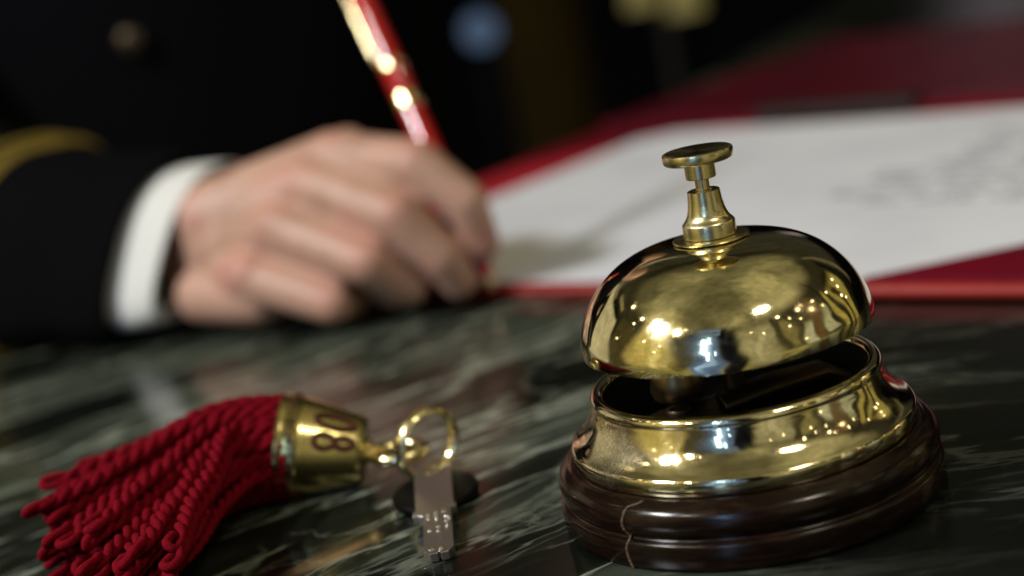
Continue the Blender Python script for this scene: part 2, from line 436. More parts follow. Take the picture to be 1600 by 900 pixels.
# striker arm, hammer and its screw inside the well
arm = MB()
arm.prism([(-24, -12), (-17, -18), (-9, -17), (2, -10), (20, -4), (27, 3), (24, 9), (10, 6), (-4, 7), (-18, 3), (-25, -4)], I4, 21.5, 23.2)
arm.tube([(-4, -3, 24.0), (8, 0, 26), (20, 5, 26), (27, 8, 22)], [4.5, 5, 4.5, 3], 14, flat=(.55, (0, 0, 1)))
arm.build('striker_arm', M['bronze'], bell, bevel=.5)
MB().lathe([(0, 22.6), (4.2, 23.0), (6.0, 24.4), (6.6, 26.2), (6.4, 28.4), (5.6, 31), (4.6, 33), (0, 34)], 40, (-13.5, 8.5, 0)).build('hammer', M['cast'], bell)
s = MB().lathe([(0, 23.2), (3.2, 23.2), (3.25, 23.9), (2.9, 24.4), (1.6, 24.7), (0, 24.75)], 32, (-13.9, -1.6, 0)).build('screw', M['bronze'], bell)
MB().prism([(-2.6, -.35), (2.6, -.35), (2.6, .35), (-2.6, .35)], Matrix.Translation((-13.9, -1.6, 0)) @ Matrix.Rotation(.6, 4, 'Z'), 24.5, 24.85).build('screw_slot', M['interior'], s, smooth=False)

# ------------------------------------------------------------------ key fob with tassel
fob = thing('key_fob', 'engraved brass key fob with crimson rope tassel lying on the marble', 'key fob', (-129, 51, 0))
FL, FR = Vector((-123.6, 49.6, 14.6)), Vector((-101.5, 50.2, 9.2))
ax = (FR - FL).normalized(); FLen = (FR - FL).length
fr = lambda s: 14.2 - (14.2 - 9.0)*(s/FLen)**.9
prof = [(12.6, 1.2), (13.0, -.2), (13.7, -.35), (14.2, .1), (14.25, 1.2), (13.95, 1.9), (14.05, 2.4), (14.0, 5.2), (13.7, 5.6), (13.5, 6.2)]
for i in range(1, 12):
    s_ = 6.2 + (FLen - 6.9)*i/11; prof.append((13.5 - 4.2*(i/11)**1.15, s_))
prof += [(9.0, FLen - .2), (8.4, FLen), (3.5, FLen + .1), (0, FLen + .1)]
inn = [(0, 6.0), (11.0, 5.6), (12.4, 2.4)]
cap = MB().lathe(prof + inn, 96, FL, ax).build('bell_cap', M['fob'], fob, angle=35)
ey_ = ax.cross(Vector((0, 0, 1))).normalized()      # horizontal, towards the camera side
ez_ = ey_.cross(ax).normalized()
if ey_.y > 0: ey_ = -ey_
def conept(s, a, lift):
    r = 13.5 - 4.2*max(0, (s-6.2)/(FLen-6.9))**1.15 if s > 6.2 else 14.0
    return FL + ax*s + (ey_*math.cos(a) + ez_*math.sin(a))*(r + lift)
def digit(path, width, name, cap_lift=.12):
    """path: list of (s along axis, angle) -> a raised enamelled stroke following the cone"""
    mb_ = MB()
    for pl in path:
        pts = [conept(s, a, .05) for s, a in pl]
        mb_.tube(pts, width, 8, closed=(pl[0] == pl[-1]) if False else False)
    return mb_.build(name, M['engrave'], cap)
def ell(s0, a0, ds, da, n=28): return [(s0 + ds*math.cos(2*PI*k/n), a0 + da*math.sin(2*PI*k/n)) for k in range(n+1)]
# the room number reads 08, turned a quarter
digit([ell(15.4, 1.0, 5.2, .165)], .82, 'engraved_digit')
digit([ell(12.9, .48, 2.7, .16), ell(18.1, .48, 2.4, .14)], .82, 'engraved_digit')
mb = MB()
for k in range(46):
    a = 2*PI*k/46
    mb.ball(conept(3.8, a, -.05), .55 if k % 3 else .8, seg=8, rings=6)
    if k % 2: mb.ball(conept(5.0, a, -.1), .35, seg=8, rings=6)
    if k % 2 == 0: mb.ball(conept(2.75, a, -.1), .35, seg=8, rings=6)
mb.build('engraved_border', M['engrave'], cap)
# swivel neck with an eye
E0 = FR + ax*.2
mb = MB().lathe([(0, 0), (3.6, 0), (3.8, .6), (3.2, 1.4), (2.2, 1.9), (1.9, 2.6), (2.5, 3.2), (2.7, 4.0), (2.1, 5.0), (1.5, 5.6)], 32, E0, ax)
ec = E0 + ax*9.6 + Vector((0, -1.5, .9)); hx = Vector((ax.x, ax.y, 0)).normalized(); hy = Vector((-hx.y, hx.x, .08)).normalized()
mb.tube([ec + hx*6.6*math.cos(2*PI*k/40) + hy*5.2*math.sin(2*PI*k/40) for k in range(40)], 1.75, 12, closed=True)
mb.build('swivel_eye', M['gold'], fob)

# tassel: two-ply cords, each ending in a loop
tas = MB()
nc = 0
hdir0 = math.atan2(-ax.y, -ax.x)
cords = []
for ring, (rr, cnt) in enumerate(((1.2, 4), (4.6, 11), (7.8, 18), (10.6, 25), (12.6, 31))):
    for k in range(cnt):
        a = 2*PI*(k + random.uniform(-.25, .25))/cnt + ring*.3
        cords.append((rr*math.cos(a), rr*math.sin(a)))
for lat, upv in cords:                                    # lat > 0: far side
    w = (lat + 12.4)/24.8                                 # 0 near .. 1 far
    w = min(1.05, max(-.05, w + random.gauss(0, .06)))
    th = (math.radians(266 - 62*w + random.uniform(-9, 9)) - hdir0) % (2*PI)
    bend = 14 + 24*w + random.uniform(-3, 3)
    Lc = 83 - 25*w + random.uniform(-5, 5)
    e1 = Vector((-math.sin(hdir0), math.cos(hdir0), 0))
    if e1.y < 0: e1 = -e1
    p = FL + ax*3.5 + e1*lat + Vector((0, 0, upv*.98))
    lvl = max(0, (upv + 12.6)/25.2)
    zend = 2.6 + 18.0*lvl**1.05 + random.uniform(-1.0, 1.6)
    z0 = p.z
    steps = 110; ds = Lc/steps; path = []
    wob, ph = random.uniform(.02, .07), random.uniform(0, 6)
    x, y = p.x, p.y
    for i in range(steps + 1):
        s = i*ds
        h = hdir0 + th*sm(0, bend*1.6, s) + wob*math.sin(s*.16 + ph)*(1 + s/40)
        z = z0 + (zend - z0)*sm(4, Lc + 12, s) + 2.2*math.sin(PI*min(1, s/40))*lvl
        path.append(Vector((x, y, max(z, 2.2))))
        x += math.cos(h)*ds; y += math.sin(h)*ds
    ph0 = random.uniform(0, 6.28); pitch = 9.6
    A, B = [], []
    up = Vector((0, 0, 1))
    for i, q in enumerate(path):
        tt = (path[min(i+1, steps)] - path[max(i-1, 0)]).normalized()
        sx_ = tt.cross(up).normalized(); sy_ = sx_.cross(tt)
        s = i*ds; e = sm(Lc - 5.5, Lc - 2, s)
        rad = .90 + .5*e; ang = ph0 + 2*PI*min(s, Lc - 4.0)/pitch
        off = sx_*math.cos(ang)*rad + sy_*math.sin(ang)*rad
        A.append(q + off); B.append(q - off)
    tt = (path[-1] - path[-2]).normalized(); off = A[-1] - path[-1]
    arc = [path[-1] + off*math.cos(k*PI/7) + tt*off.length*1.1*math.sin(k*PI/7) for k in range(1, 7)]
    full = A + arc + B[::-1]
    full = [Vector((q.x, q.y, max(q.z, 1.0))) for q in full]
    tas.tube(full, 1.10, 8)
tas.build('tassel', M['cord'], fob, angle=0)

# ------------------------------------------------------------------ key ring
ring = thing('key_ring', 'small flat gold key ring standing up through the fob eye', 'key ring', (-82, 40, 0))
rc = Vector((-83.0, 43.2, 10.9))
u1 = Vector((.26, .05, .96)).normalized(); u2 = Vector((.66, .72, -.20)); u2 = (u2 - u1*u2.dot(u1)).normalized(); un = u1.cross(u2)
mb = MB()
mb.tube([rc + u1*9.2*math.cos(2*PI*k/64) + u2*9.2*math.sin(2*PI*k/64) for k in range(64)], 1.15, 12, closed=True, flat=(1.8, un))
mb.build('ring_band', M['gold'], ring)

# ------------------------------------------------------------------ door key
key = thing('door_key', 'flat nickel door key with dimpled blade and black plastic bow', 'key', (-77, 10, 0))
tip, head = Vector((-74.2, -15.0, 1.5)), Vector((-81.9, 38.0, 4.6))
ky = (tip - head).normalized(); kx = Vector((-ky.y, ky.x, 0)).normalized(); kz = kx.cross(ky)
if kz.z < 0: kx = -kx; kz = kx.cross(ky)
KM = Matrix(((kx.x, ky.x, kz.x, head.x), (kx.y, ky.y, kz.y, head.y), (kx.z, ky.z, kz.z, head.z), (0, 0, 0, 1)))
KL = (tip - head).length
sgn = 1 if kx.x > 0 else -1
yb = KL*.52
blade = [(-4.9*1, 0), (4.9, 0), (4.9, yb - 2), (5.3, yb - 1.8), (5.3, yb), (4.0, yb), (4.0, yb + 3), (3.7, yb + 3.6), (4.0, yb + 4.2), (4.0, yb + 9), (3.6, yb + 9.6), (4.0, yb + 10.2), (4.0, KL - 2.4), (2.6, KL), (.7, KL + .2), (.5, KL - 1.2), (.1, KL - 1.2), (-.1, KL), (-2.0, KL), (-3.2, KL - 2.0),
         (-3.2, yb + 11), (-2.9, yb + 10.4), (-3.2, yb + 9.8), (-3.2, yb + 3), (-4.2, yb + 2.4), (-5.6, yb + 2.0), (-5.6, yb - .6), (-4.9, yb - 1)]
blade = [(x*sgn, y) for x, y in blade]
mbk = MB().prism(blade, KM, -1.1, 1.1)
kb = mbk.build('key_blade', M['steel'], key, smooth=False, bevel=.22)
mb = MB()
for x, y, r_ in ((-1.7, yb+3.0, .62), (-1.7, yb+5.4, .55), (.2, yb+2.4, .7), (.2, yb+4.6, .6), (.3, yb+6.8, .4), (2.3, yb+2.2, .75), (2.6, yb+5.8, .5), (2.6, yb+8.4, .42), (3.4, yb+7.0, .4),
                 (.6, yb+11.0, .6), (.6, yb+13.6, .55), (-1.6, yb+12.6, .5), (2.7, yb+11.6, .5), (-1.4, KL-2.6, .8), (.9, KL-2.0, .6)):
    c = KM @ Vector((x*sgn, y, 1.12))
    mb.lathe([(r_*1.1, -.02), (r_*1.1, .12), (r_*.8, .30), (r_*.4, .40), (0, .42)], 14, c, kz)
mb.build('dimples', M['tin'], kb)
BM = Matrix(((kx.x, ky.x, kz.x, head.x), (kx.y, ky.y, kz.y, head.y), (kx.z, ky.z, kz.z, head.z), (0, 0, 0, 1)))
bow = [(11.4*math.cos(2*PI*k/40), 9.5 + 12.5*math.sin(2*PI*k/40)) for k in range(40)]
MB().prism(bow, BM, -3.3, -1.15).build('plastic_bow', M['plastic'], key, smooth=True, angle=30, bevel=.7)
hole = KM @ Vector((0, 1.8, 0))
MB().lathe([(1.7, 1.05), (2.5, 1.05), (2.6, 1.25), (2.2, 1.5), (1.7, 1.3)], 24, hole, kz, closed_prof=True).build('eyelet', M['gold'], key)

# ------------------------------------------------------------------ red leather writing folder, letter
fu = Vector((math.cos(math.radians(-34.1)), math.sin(math.radians(-34.1)), 0)); fv = Vector((-fu.y, fu.x, 0))
FO = Vector((-228, 345.5, 0))
FM = Matrix(((fu.x, fv.x, 0, FO.x), (fu.y, fv.y, 0, FO.y), (0, 0, 1, 0), (0, 0, 0, 1)))
folder = thing('writing_folder', 'open red leather writing folder with corner pockets behind the bell', 'folder', FO)
W_, D_ = 415, 318
MB().prism([(0, 0), (W_, 0), (W_, D_), (0, D_)], FM, .05, 4.6).build('front_panel', M['red_leather'], folder, smooth=False, bevel=1.2)
MB().tube([FM @ Vector((x_, y_, 2.7)) for x_, y_ in ((-.5, D_), (-.5, 4), (0, .6), (4, -.7), (W_*.5, -.9), (W_-4, -.7), (W_+.5, 3), (W_+.5, D_))], 2.7, 12).build('lit_edge_strip', M['lit_edge'], folder)  # added rim that carries the lit tone of the front edge
lg = 84
for poly in ([(-.6, -.6), (lg, -.6), (-.6, lg)], [(W_+.6, -.6), (W_+.6, lg), (W_-lg, -.6)], [(-.6, D_+.6), (-.6, D_-lg), (lg, D_+.6)], [(W_+.6, D_+.6), (W_-lg, D_+.6), (W_+.6, D_-lg)]):
    MB().prism(poly, FM, 4.0, 7.2).build('corner_pocket', M['pocket'], folder, smooth=False, bevel=.7)
MB().prism([(0, D_+.8), (W_, D_+.8), (W_, D_+9.5), (0, D_+9.5)], FM, .05, 3.0).build('spine', M['dark_spine'], folder, smooth=False, bevel=1)
MB().prism([(-14, D_+10), (W_, D_+10), (W_, D_+304), (-14, D_+304)], FM, .05, 8.5).build('back_panel', M['burgundy'], folder, smooth=False, bevel=1.5)
MB().prism([(205, D_-12), (W_-84, D_-12), (W_-84, D_+.4), (205, D_+.4)], FM, 4.7, 9.0).build('page_ledge', M['pocket'], folder, smooth=False, bevel=.8)
MB().prism([(112, D_-15), (204, D_-15), (204, D_+.4), (112, D_+.4)], FM, 4.7, 13.5).build('page_clip', M['dark_spine'], folder, smooth=False, bevel=.5)
# letter sheet with a slight curl
mb = MB(); n1, n2 = 36, 26; rows = []
x0, x1, y0, y1 = 46, 408, 2.5, 298
for j in range(n2 + 1):
    r_ = []
    for i in range(n1 + 1):
        a, b_ = i/n1, j/n2
        z = 5.3 + .25*math.sin(a*9 + 1)*b_ + .2*math.sin(b_*7)
        r_.append(FM @ Vector((x0 + (x1-x0)*a, y0 + (y1-y0)*b_, z)))
    rows.append(r_)
top = rows; bot = [[p - Vector((0, 0, .25)) for p in r] for r in rows]
mb.grid(top, closed=False); mb.grid(bot, closed=False)
bound = [(0, i) for i in range(n1+1)] + [(j, n1) for j in range(1, n2+1)] + [(n2, i) for i in range(n1-1, -1, -1)] + [(j, 0) for j in range(n2-1, 0, -1)]
mb.grid([[top[j][i] for j, i in bound], [bot[j][i] for j, i in bound]], caps=False)
sheet = mb.build('letter_sheet', M['paper'], None)
sheet['label'] = 'large white handwritten letter sheet tucked into the red leather folder'; sheet['category'] = 'paper'
mb = MB(); rng = random.Random(3)
for ln in range(11):
    yy = 246 - ln*13.5
    x = 268 + rng.uniform(-10, 30) - ln*2.0
    xe = 392 - rng.uniform(0, 60)
    while x < xe:
        wl = rng.uniform(9, 30); pts = []
        k = int(wl/1.1)
        for i in range(k):
            xx = x + wl*i/k
            h_ = 2.0*math.sin(i*1.9 + rng.uniform(-.5, .5)) + (rng.uniform(1, 4) if rng.random() < .14 else 0)
            if xx < 403: pts.append(FM @ Vector((xx + .9*math.cos(i*1.9), yy + h_, 5.75)))
        if len(pts) > 3: mb.tube(pts, .8, 4, flat=(.12, (0, 0, 1)))
        x += wl + rng.uniform(3, 7)
mb.build('handwriting', M['ink'], sheet)

# ------------------------------------------------------------------ fountain pen
PT, PE = Vector((-84.2, 236.5, 6.0)), Vector((-125.5, 306.5, 124.5))
pax = (PE - PT).normalized(); PL = (PE - PT).length
pen = thing('fountain_pen', 'red lacquered fountain pen with a gold band and added glints held upright in the writing hand', 'pen', PT)
MB().lathe([(0, 0), (.5, .2), (1.2, 1.8), (1.8, 3.4), (2.2, 4.6)], 20, PT, pax).build('nib', M['gold'], pen)
MB().lathe([(2.1, 4.4), (2.8, 5.2), (3.5, 20), (4.3, 36), (4.7, 48), (4.7, 84)], 32, PT, pax).build('grip_section', M['lacquer'], pen)
MB().lathe([(4.6, 83.5), (5.05, 83.8), (5.15, 85.2), (5.05, 88.5), (4.6, 88.8)], 32, PT, pax).build('gold_band_and_glint', M['gold'], pen)
MB().lathe([(4.8, 101.6), (5.2, 101.9), (5.25, 103), (5.2, 104.2), (4.8, 104.5)], 32, PT, pax).build('gold_band_and_glint', M['gold'], pen)  # extra band, put in for glints on the barrel
MB().lathe([(4.7, 88.7), (4.9, 89), (5.0, 110), (4.9, PL + 8), (4.2, PL + 14), (0, PL + 16)], 32, PT, pax).build('barrel', M['lacquer'], pen)
cs = Vector((-.80, -.60, 0)); cs = (cs - pax*cs.dot(pax)).normalized()
glare = [PT + pax*s + cs*q for s, q in ((106, 5.5), (109, 6.1), (116, 6.4), (130, 6.5), (PL + 6, 6.2), (PL + 9, 5.0))]
MB().tube(spline(glare, 5), 1.15, 10, flat=(.6, cs)).build('glare_strip', M['gold'], pen)  # gold strip modelled in place of lamp glare along the barrel

# ------------------------------------------------------------------ person
def remeshed(mb, voxel, smooth_n):
    me = bpy.data.meshes.new('tmp'); me.from_pydata([p*MM for p in mb.v], [], mb.f); me.update()
    bm = bmesh.new(); bm.from_mesh(me); bmesh.ops.recalc_face_normals(bm, faces=bm.faces); bm.to_mesh(me); bm.free()
    o = bpy.data.objects.new('tmp', me); col.objects.link(o)
    r = o.modifiers.new('r', 'REMESH'); r.mode = 'VOXEL'; r.voxel_size = voxel*MM
    s = o.modifiers.new('s', 'SMOOTH'); s.factor = .5; s.iterations = smooth_n
    bpy.context.view_layer.update()
    dg = bpy.context.evaluated_depsgraph_get()
    out = bpy.data.meshes.new_from_object(o.evaluated_get(dg))
    bpy.data.objects.remove(o)
    return out

hb = MB()
J = dict(iM=(-140.0, 261.0, 62.5), iP=(-104.0, 238.3, 58.0), iD=(-88.2, 236.0, 41.0), iT=(-85.2, 238.8, 24.0),
         mM=(-149.5, 253.0, 55.2), mP=(-113.6, 229.0, 41.6), mD=(-100.7, 231.0, 23.0), mT=(-96.5, 236.5, 11.0),
         rM=(-163.5, 246.5, 41.5), rP=(-127.5, 226.5, 26.2), rD=(-116.0, 236.0, 12.5), rT=(-127.0, 250.0, 9.5),
         pM=(-178.6, 244.5, 25.5), pP=(-144.5, 229.5, 12.6), pD=(-141.0, 243.5, 9.0), pT=(-155.0, 257.0, 9.5),
         wr=(-208.0, 274.0, 36.5), tC=(-186.0, 288.0, 32.0), tM=(-150.0, 288.0, 37.0), tI=(-114.5, 268.0, 28.0), tT=(-91.5, 250.5, 17.0))
J = {k: Vector(v) for k, v in J.items()}
def chain(ks, rs):
    for i in range(len(ks) - 1): hb.cone(J[ks[i]], J[ks[i+1]], rs[i], rs[i+1])
chain(['iM', 'iP', 'iD', 'iT'], [11.0, 9.4, 8.5, 7.1])
chain(['mM', 'mP', 'mD', 'mT'], [11.2, 9.5, 8.6, 7.2])
chain(['rM', 'rP', 'rD', 'rT'], [10.8, 9.2, 8.3, 6.9])
chain(['pM', 'pP', 'pD', 'pT'], [10.2, 8.6, 7.6, 6.4])
chain(['tC', 'tM', 'tI', 'tT'], [14.5, 12.5, 9.8, 8.0])
for k, r in (('iM', 10.8), ('mM', 11), ('rM', 10.6), ('pM', 9.8)):
    st = J['wr'] + Vector((12, -4, 0)) + Vector((0, 0, {'iM': 10, 'mM': 5, 'rM': -3, 'pM': -10}[k]))
    hb.cone(st, J[k], 15 if k != 'pM' else 13, r)
    hb.cone(st + Vector((10, 14, 0)), J[k] + Vector((4, 14, 0)), 15, 9.5)
    hb.ball(J[k] + Vector((2.0, -3.0, 1.0)), 8.8)                 # knuckle
hb.cone((-203, 262, 17.5), (-176, 247, 15.5), 12, 11.5)             # heel of the hand
hb.cone((-190, 284, 44), (-145, 276, 60), 15, 11)                   # web towards the thumb
hb.cone((-180, 270, 30), (-150, 258, 40), 17, 14)
EL, SH = Vector((-425, 425, 62)), Vector((-470, 600, 300))
for dz in (-7, 0, 8):
    hb.cone(J['wr'] + Vector((6, 4, dz)), Vector((-247, 305, 38 + dz*.5)), 13, 11)
hb.cone((-245, 304, 37), (-340, 366, 46), 14, 22)
hb.cone((-340, 364, 46), EL, 24, 26)
hand_me = remeshed(hb, 1.2, 4)
tb = MB()
tb.cone(EL, (-468, 500, 148), 26, 28); tb.cone((-468, 500, 148), (-482, 562, 285), 28, 32); tb.cone((-410, 414, 60), EL, 26, 30)
tb.cone((-300, 640, -150), (-300, 650, 120), 95, 100); tb.cone((-370, 655, 200), (-300, 660, 100), 85, 95); tb.cone((-230, 660, 200), (-300, 660, 100), 85, 95)
tb.cone((-482, 562, 285), (-400, 640, 310), 34, 55); tb.cone((-400, 640, 310), (-300, 650, 310), 55, 70); tb.cone((-130, 670, 300), (-300, 650, 310), 55, 75); tb.cone((-300, 645, 310), (-300, 640, 400), 60, 55)
tb.cone((-300, 650, 380), (-300, 635, 470), 55, 82)
torso_me = remeshed(tb, 9, 6)
bm = bmesh.new(); bm.from_mesh(hand_me); bm.from_mesh(torso_me)
body = bpy.data.meshes.new('person'); bm.to_mesh(body); bm.free()
person = bpy.data.objects.new('person', body); link(person)
body.materials.clear(); body.materials.append(M['skin'])
for p in body.polygons: p.use_smooth = True; p.material_index = 0
tag(person, 'person in a dark uniform jacket with gold sleeve braid writing with a red pen', 'person')

def ring_pts(c, a, b, n=40, jit=0, seed=0):
    """a = half vector bottom->top, b = half vector towards the viewer"""
    out = []
    for k in range(n):
        q = 2*PI*k/n
        sq_ = lambda v_: math.copysign(abs(v_)**.75, v_)
        p = Vector(c) + Vector(a)*sq_(math.sin(q)) + Vector(b)*sq_(math.cos(q))
        if jit: p += (Vector(b)*math.cos(q) + Vector(a)*math.sin(q)).normalized()*jit*noise.noise(Vector((p.x, p.y, p.z))*.02 + Vector((seed, 0, 0)))
        out.append(p)
    return out
def rg(top, bot, near):
    top, bot = Vector(top), Vector(bot); c = (top+bot)/2; a = (top-bot)/2
    return c, a, Vector((-.57, -.82, 0))*near
# shirt cuff
c0 = rg((-187, 278.5, 66.5), (-213.5, 262.0, 9.5), 21); c1 = rg((-208, 291, 66.5), (-234, 270, 4.5), 22.5); c2 = rg((-232, 306, 66), (-256, 288, 6), 23)
def inset(r, k): return (r[0], r[1]*k, r[2]*k)
rings = [ring_pts(*inset(q, k), jit=1.2) for q, k in ((c2, .97), (c1, .985), (c0, 1.0), (c0, .965), (c1, .95), (c2, .93))]
MB().grid(rings, caps=False).build('shirt_cuff', M['cufflinen'], person, angle=0, subsurf=1)
# jacket sleeve
s0 = rg((-209.5, 292, 70.0), (-235.5, 268, 2.0), 26)
s1 = rg((-240, 314, 73.5), (-264, 288, 1.2), 31); s2 = rg((-276, 342, 77.0), (-305, 300, 1.0), 38)
s3 = rg((-330, 385, 86), (-350, 350, 4), 42); s4 = rg((-405, 455, 112), (-440, 405, 10), 50); s5 = rg((-440, 530, 190), (-500, 470, 100), 60); s6 = rg((-430, 570, 330), (-540, 560, 270), 70)
S_ = [s0, s1, s2, s3, s4, s5, s6]
rings = []
for i in range(len(S_) - 1):
    for k in range(8):
        f_ = k/8; A, B = S_[i], S_[i+1]
        q = tuple(A[m_]*(1-f_) + B[m_]*f_ for m_ in range(3))
        rings.append(ring_pts(*q, n=56, jit=5 if i else 2.0, seed=1))
rings.append(ring_pts(*S_[-1], n=56))
rings = [ring_pts(*inset(s1, .90), n=56), ring_pts(*inset(s0, .95), n=56)] + rings
for r in rings:
    for p in r: p.z = max(p.z, .6) if p.y < 400 else p.z
jk = MB().grid(rings, caps=False)
# torso of the jacket
tr = []
for z, rx, ry, cy in ((-260, 178, 128, 655), (-150, 168, 122, 655), (-40, 170, 124, 655), (60, 182, 130, 655), (160, 192, 134, 655), (250, 200, 130, 658), (310, 190, 112, 658), (345, 130, 90, 655), (365, 80, 72, 650)):
    ring_ = []
    for k in range(64):
        q = 2*PI*k/64
        p = Vector((-312 + (rx-14)*math.cos(q), cy + ry*math.sin(q), z))
        p += Vector((math.cos(q), math.sin(q), 0))*9*noise.noise(p*.012)
        ring_.append(p)
    tr.append(ring_)
jk.grid(tr, caps=False)
jacket = jk.build('jacket', M['wool'], person, angle=0)
# gold braid round the sleeve
def at_f(f_):
    A, B, k_ = (s1, s2, f_) if f_ <= 1 else (s2, s3, f_ - 1)
    return tuple(A[m_]*(1-k_) + B[m_]*k_ for m_ in range(3))
def braid(top_f, bot_f, wd):
    rings_ = []
    for off_, k_ in ((0, .985), (0, 1.035), (.5, 1.045), (1, 1.035), (1, .985)):
        T, B = at_f(top_f + wd*off_), at_f(bot_f + wd*off_)
        tp, bt_ = T[0] + T[1], B[0] - B[1]
        rings_.append(ring_pts((tp + bt_)/2, (tp - bt_)/2*k_, (T[2] + B[2])/2*k_, n=56, jit=5, seed=1))
    for r in rings_:
        for p in r: p.z = max(p.z, .35)
    return MB().grid(rings_, caps=False)
braid(1.12, .66, .16).build('gold_braid', M['braid'], jacket, angle=0)
braid(1.46, 1.0, .12).build('gold_braid', M['braid'], jacket, angle=0)
bt = MB().lathe([(0, 0), (7.5, 0), (8, 1), (7.2, 2.6), (5, 3.8), (0, 4.4)], 32, (-292, 517, 112), (0.05, -1, .05))
bt.build('button', M['oldbrass'], jacket)

# ------------------------------------------------------------------ far background
colm = thing('wooden_column', 'dark gilded wooden column out of focus behind the counter', 'column', (-180, 1930, -900))
MB().lathe([(0, -900), (84, -900), (84, -840), (66, -820), (60, -780), (58, 380), (64, 420), (84, 440), (84, 500), (0, 500)], 32, (-180, 1930, 0)).build('shaft', M['column'], colm)
scr = thing('signal_lamp', 'small round blue lit lamp glowing in the dark behind the writer', 'lamp', (-290, 2141, -900))
MB().lathe([(0, -8), (28, -8), (31, -4), (31, 1), (28, 2), (26.4, .2), (0, -.4)], 40, (-290, 2136, -26), (0, -1, 0)).build('casing', M['plastic'], scr)
MB().lathe([(0, 0), (26, 0), (25, 1.5), (0, 2)], 40, (-290, 2135.7, -26), (0, -1, 0)).build('lit_lens', M['screen'], scr, smooth=False)
MB().lathe([(0, -900), (40, -900), (40, -890), (8, -880), (8, -70), (0, -70)], 24, (-290, 2141, 0)).build('stand', M['plastic'], scr)
lamp = thing('brass_lamp', 'dim twin shaded brass lamp far behind the folder', 'lamp', (-15, 1975, -900))
for x, z, r in ((-42, 2, 24), (16, -16, 27)):
    MB().lathe([(r*.5, 26), (r*.7, 10), (r, -26), (r*.96, -26), (r*.66, 10), (r*.45, 26)], 24, (x, 1975, z), closed_prof=True).build('lamp_shade', M['amber'], lamp)
MB().tube([(-42, 1975, 20), (-42, 1975, 45), (-14, 1975, 60), (16, 1975, 40), (16, 1975, 8)], 4, 8).lathe([(0, -900), (60, -900), (60, -885), (7, -870), (7, 60), (0, 60)], 24, (-14, 1985, 0)).build('lamp_stand', M['interior'], lamp)

# ------------------------------------------------------------------ camera
d = Vector((-.1220, .9680, -.2195)).normalized(); Rv = Vector((.9794, .0816, -.1845)); Uv = Rv.cross(d).normalized(); Rv = d.cross(Uv)
camd = bpy.data.cameras.new('camera'); cam = bpy.data.objects.new('camera', camd); link(cam)
cam.matrix_world = Matrix(((Rv.x, Uv.x, -d.x, 0), (Rv.y, Uv.y, -d.y, -374.49*MM), (Rv.z, Uv.z, -d.z, 143.65*MM), (0, 0, 0, 1)))
camd.sensor_width = 36; camd.lens = 58.5; camd.clip_start = .01; camd.clip_end = 100
camd.dof.use_dof = True; camd.dof.focus_distance = .378; camd.dof.aperture_fstop = 5.8; camd.dof.aperture_blades = 0
sc.camera = cam

# ------------------------------------------------------------------ lamps and the dim interior around
def lamp_area(name, loc, target, w, h, power, colr):
    L = bpy.data.lights.new(name, 'AREA'); L.shape = 'RECTANGLE'; L.size = w; L.size_y = h; L.energy = power; L.color = colr
    o = bpy.data.objects.new(name, L); link(o); o.location = loc
    o.rotation_euler = (Vector(target) - Vector(loc)).to_track_quat('-Z', 'Y').to_euler(); return o
def lamp_ball(name, loc, r, power, colr):
    L = bpy.data.lights.new(name, 'POINT'); L.shadow_soft_size = r; L.energy = power; L.color = colr
    o = bpy.data.objects.new(name, L); link(o); o.location = loc; return o

WARM = (1, .90, .70); WARM2 = (1, .82, .52); COOL = (.55, .78, 1.0)
def lamp_disk(name, loc, target, w, h, power, colr):
    o = lamp_area(name, loc, target, w, h, power, colr); o.data.shape = 'ELLIPSE'; return o
# directions as seen from the bell: azimuth (0 = towards the camera, + to the right) and height
def from_bell(az_, zz, dist):
    h_ = math.sqrt(1 - zz*zz); q = math.radians(az_)
    return Vector((math.sin(q)*h_, -math.cos(q)*h_, zz))*dist + Vector((0, 0, .05))
AIM = (-.05, .15, 0)
# cool window panes across the lobby, behind the camera
for az_, zz, w, h, pw in ((-20, .40, .13, .70, 4.4), (-17.0, .20, .08, .50, 1.6), (-15.5, .50, .05, .30, .5), (-10.8, .26, .02, .22, .25)):
    lamp_area('window_light', from_bell(az_, zz, 2.7), (0, 0, .05), w, h, pw, (.42, .68, 1.0))
# ceiling fittings: the key light from the left, a weaker one to the right
lamp_disk('ceiling_light', from_bell(-64, .63, 1.75), AIM, .34, .22, 21, (.98, .985, 1.0))
lamp_disk('ceiling_light', from_bell(-70, .68, 1.75), AIM, .16, .12, 4.5, (1, .97, .92))
lamp_disk('ceiling_light', from_bell(-45, .62, 1.75), AIM, .12, .13, 2.6, WARM)
lamp_disk('ceiling_light', from_bell(41, .76, 1.7), (0, .1, 0), .36, .17, 5.5, WARM)
# warm lobby bulbs, plus small unseen ones added for highlights in the brass
for az_, zz, r, pw in ((-110, .65, .045, 1.0), (-88, .64, .05, 1.4), (-92, .55, .025, .35), (48, .60, .042, .7), (68, .56, .05, .9), (79, .46, .05, .8), (74, .58, .02, .2), (118, .33, .03, .35), (113, .26, .03, .35), (116, .20, .022, .25), (121, .40, .025, .3), (60, .10, .03, .25), (-100, .30, .02, .2), (-57, .40, .02, .25), (-60, .30, .02, .2), (-72, .42, .03, .4), (-38, .66, .02, .2), (30, .45, .02, .2), (52, .42, .025, .3), (56, .52, .02, .2), (64, .44, .02, .2), (86, .52, .03, .35), (90, .40, .02, .2), (104, .44, .025, .25), (20, .52, .015, .12)):
    lamp_ball('lobby_and_added_bulb', from_bell(az_, zz, 2.2), r, pw, WARM2)

